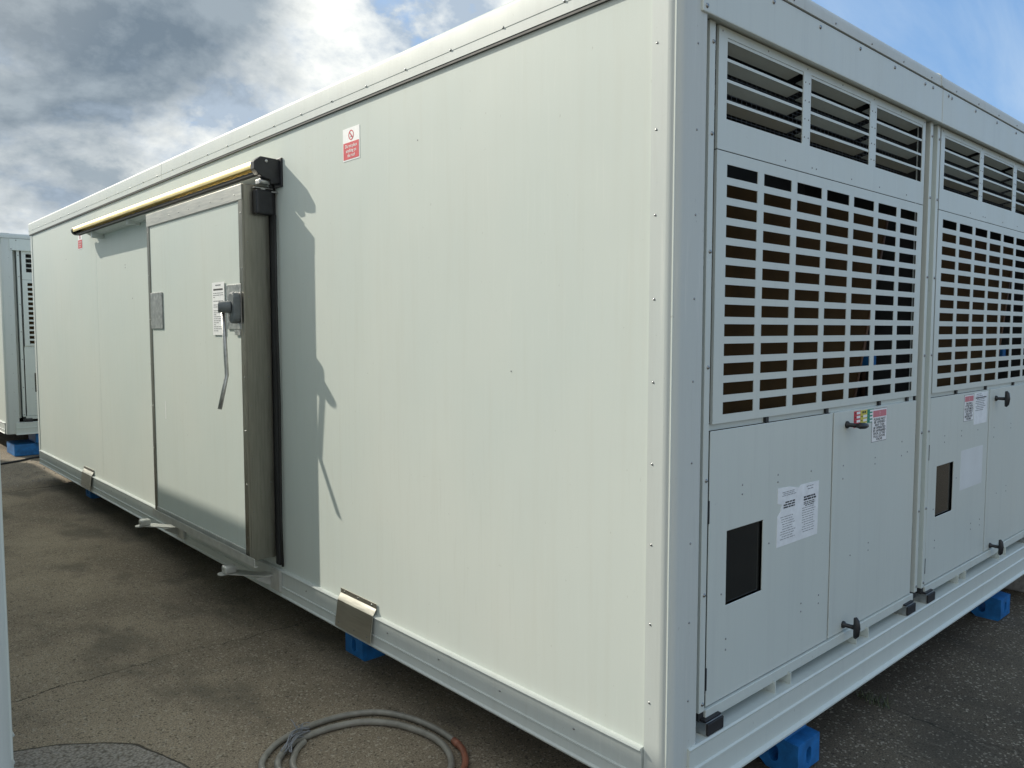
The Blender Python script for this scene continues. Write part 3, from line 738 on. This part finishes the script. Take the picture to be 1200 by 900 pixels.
for k in range(8):     # frayed ties and wire ends
    a = Vector((-.55+random.uniform(-.02, .02), 1.30+random.uniform(-.02, .02), .022+random.random()*.012)); b = Vector((-.425+random.uniform(-.02, .02), 1.385+random.uniform(-.022, .02), .02+random.random()*.02))
    c = (a+b)/2 + Vector((random.uniform(-.02, .02), random.uniform(-.015, .02), .018+random.random()*.012)); m.tube(catmull([a, c, b], 5), random.uniform(.0015, .003), 5)
for k in range(6):
    a = Vector((-.44, 1.39, .022)); b = a + Vector((random.uniform(-.03, .05), random.uniform(-.05, .09), random.uniform(-.008, .06))); c = (a+b)/2+Vector((random.uniform(-.015, .015), .01, .015)); m.tube(catmull([a, c, b], 5), .0016, 5)
m.split('frayed_wire', M['inkg'], root)
m = MB(); m.tube(catmull([(-1.2, 8.9, .012), (-.5, 9.25, .012), (-.13, 9.42, .012), (.1, 9.55, .012), (.35, 9.72, .012), (1.2, 9.8, .012)]), .012, 8)
tag(m.build('power_cable', M['cable']), 'black cable on the ground behind the far end of the big cold room', 'cable')
m = MB(); m.box(3.56, 3.86, -1.6, .55, 0, .15); o = m.build('concrete_kerb', M['concrete'], bevel=.012); tag(o, 'rough pale concrete kerb at the right edge behind the blue block', 'kerb')
md = o.modifiers.new('sub', 'SUBSURF'); md.subdivision_type = 'SIMPLE'; md.levels = 0; md.render_levels = 0

# small stones and debris
m = MB(); random.seed(11)
def chip(x, y, r):
    n = 5; base = [Vector((x + r*math.cos(2*math.pi*k/n+random.random()*.6)*random.uniform(.6, 1.2), y + r*math.sin(2*math.pi*k/n+random.random()*.6)*random.uniform(.6, 1.2), .0005)) for k in range(n)]
    top = m.bm.verts.new(Vector((x, y, r*random.uniform(.5, .9)))); bv = [m.bm.verts.new(p) for p in base]
    for k in range(n): m._f([bv[k], bv[(k+1) % n], top])
for k in range(1500):
    x = random.uniform(-1.35, .2); yy = .2 + 9*random.random()**1.6
    chip(x, yy, random.choice((.0015, .002, .003, .0045)))
for k in range(300): chip(random.uniform(.5, 4.5), random.uniform(-1.4, .3), random.choice((.0015, .002, .003, .004)))
for k in range(160): chip(random.uniform(-.5, .4), random.uniform(7.6, 9.6), random.uniform(.004, .014))
o = m.build('loose_grit', M['grit']); o['kind'] = 'stuff'; o['label'] = 'scattered loose grit and small stones on the asphalt'
m = MB(); random.seed(2)
for k in range(46):
    x = 1.50+random.uniform(-.03, .03); yy = .06+random.uniform(-.09, .05); h = random.uniform(.015, .05); a = random.random()*6.28; d = Vector((math.cos(a), math.sin(a), 0))
    s = d.cross(Vector((0, 0, 1)))*.0025; b = Vector((x, yy, 0))
    m._f([m.bm.verts.new(b-s), m.bm.verts.new(b+s), m.bm.verts.new(b+d*h*.6+Vector((0, 0, h)))])
tag(m.build('weed', M['leaf']), 'small weed tuft growing from a joint under the end face', 'weed')

# ------------------------------------------------------------------ ground
m = MB(); S = 400
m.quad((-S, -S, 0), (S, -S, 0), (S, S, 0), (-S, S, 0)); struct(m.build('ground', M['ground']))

# ------------------------------------------------------------------ light and sky
sun_dir = Vector((-.37, .93, .635)).normalized()        # towards the sun
sd = bpy.data.lights.new('sun', 'SUN'); sd.energy = 4.4; sd.angle = R(.6); sd.color = (1, .93, .80)
so = bpy.data.objects.new('sun', sd); col.objects.link(so); so.rotation_euler = sun_dir.to_track_quat('Z', 'Y').to_euler(); so.location = (-6, 15, 12)
w = bpy.data.worlds.new('World'); scene.world = w; w.use_nodes = True; nt = w.node_tree
bg = nt.nodes['Background']; sky = nt.nodes.new('ShaderNodeTexSky'); sky.sky_type = 'NISHITA'; sky.sun_disc = False
sky.sun_elevation = math.asin(sun_dir.z); sky.sun_rotation = math.atan2(sun_dir.x, sun_dir.y); sky.altitude = 20; sky.air_density = 1; sky.dust_density = .6; sky.ozone_density = 1.6
tc = nt.nodes.new('ShaderNodeTexCoord'); sep = nt.nodes.new('ShaderNodeSeparateXYZ'); nt.links.new(tc.outputs['Generated'], sep.inputs[0])
zc = math_(nt, 'MAXIMUM', sep.outputs[2], .0); zz = math_(nt, 'ADD', zc, .50)
comb = nt.nodes.new('ShaderNodeCombineXYZ'); nt.links.new(math_(nt, 'DIVIDE', sep.outputs[0], zz), comb.inputs[0]); nt.links.new(math_(nt, 'DIVIDE', sep.outputs[1], zz), comb.inputs[1])
def wn(scale, detail, rough, off=(0, 0, 0), sc=(1, 1, 1), dist=0.):
    mp = nt.nodes.new('ShaderNodeMapping'); mp.inputs['Location'].default_value = off; mp.inputs['Scale'].default_value = sc
    nt.links.new(comb.outputs[0], mp.inputs[0]); n = nt.nodes.new('ShaderNodeTexNoise'); n.inputs['Scale'].default_value = scale; n.inputs['Detail'].default_value = detail; n.inputs['Roughness'].default_value = rough
    n.inputs['Distortion'].default_value = dist
    nt.links.new(mp.outputs[0], n.inputs['Vector']); return n.outputs['Fac']
def dotv(v):
    d = nt.nodes.new('ShaderNodeVectorMath'); d.operation = 'DOT_PRODUCT'; nt.links.new(tc.outputs['Generated'], d.inputs[0]); d.inputs[1].default_value = Vector(v).normalized(); return d.outputs['Value']
fr = Vector((.672, .741, 0)); rt = Vector((.741, -.672, 0)); up = Vector((0, 0, 1))
side = dotv(rt)                                         # + clear side of the sky, - cloudy side
cov = math_(nt, 'MAXIMUM', math_(nt, 'MINIMUM', math_(nt, 'MULTIPLY_ADD', side, -.62, .0), .13), -.40)
cov = math_(nt, 'ADD', cov, math_(nt, 'MULTIPLY', math_(nt, 'MAXIMUM', math_(nt, 'MULTIPLY', dotv(fr), -1.), 0.), .55))
sp = (.37*-.30, .93*-.30)                                # offset in the cloud plane towards the sun
def field(off):
    a = wn(3.9, 10, .57, (3.1+off[0], 1.7+off[1], 0), dist=.18); b = wn(12.0, 7, .6, (7.3+off[0], 2.2+off[1], 0))
    return math_(nt, 'MULTIPLY_ADD', b, .30, math_(nt, 'MULTIPLY', a, .85))
f0 = field((0, 0)); f1 = field((.10*.36, -.20*.36))
dens = math_(nt, 'ADD', f0, cov)
cm = ramp(nt, dens, [(.50, 0.), (.57, 1.)])
lit = math_(nt, 'MULTIPLY_ADD', math_(nt, 'SUBTRACT', f0, f1), 6.0, .52, clamp=True)
thick = ramp(nt, dens, [(.60, 0.), (.86, 1.)])
cl = mix(nt, lit, (2.9, 3.5, 4.2), (6.7, 6.8, 6.5))
cl = mix(nt, math_(nt, 'MULTIPLY', thick, .25), cl, (3.2, 3.6, 4.0))
n1 = f0
dark_dir = dotv((.19, .92, .345))
darkf = math_(nt, 'ADD', dark_dir, math_(nt, 'MULTIPLY', math_(nt, 'SUBTRACT', f0, .57), .14))
darkm = ramp(nt, darkf, [(.965, 0.), (.993, 1.)])
cl = mix(nt, math_(nt, 'MULTIPLY', darkm, .92), cl, mix(nt, lit, (1.05, 1.4, 1.75), (1.9, 2.35, 2.75)))
cl = mix(nt, ramp(nt, dotv(sun_dir), [(.80, 0.), (1., .35)]), cl, (9.0, 8.9, 8.2))
cir = math_(nt, 'MULTIPLY', ramp(nt, wn(1.6, 7, .6, (2, 5, 0), (1, 3.2, 1), .6), [(.42, 0.), (.75, 1.)]), .5)
skyc = mix(nt, .6, sky.outputs[0], (1.5, 2.9, 5.2))
skyc = mix(nt, cir, skyc, (4.0, 4.8, 5.6))
out = mix(nt, math_(nt, 'MAXIMUM', cm, math_(nt, 'MULTIPLY', darkm, .95)), skyc, cl)
nt.links.new(out, bg.inputs[0]); bg.inputs[1].default_value = .15

# ------------------------------------------------------------------ camera
cd = bpy.data.cameras.new('camera'); cam = bpy.data.objects.new('camera', cd); col.objects.link(cam); scene.camera = cam
cd.sensor_width = 36; cd.lens = 920/1200*36; cd.clip_end = 2000; cd.clip_start = .02
a = R(42.2); t = math.atan(63/920)
F = Vector((math.sin(a)*math.cos(t), math.cos(a)*math.cos(t), -math.sin(t)))
cam.location = (-1.79984, -1.31577, 1.57); cam.rotation_euler = F.to_track_quat('-Z', 'Y').to_euler()
scene.view_settings.view_transform = 'Standard'; scene.view_settings.look = 'None'; scene.view_settings.exposure = .12; scene.view_settings.gamma = 1
scene.render.engine = 'CYCLES'; scene.cycles.samples = 96; scene.cycles.use_denoising = True
scene.cycles.max_bounces = 8
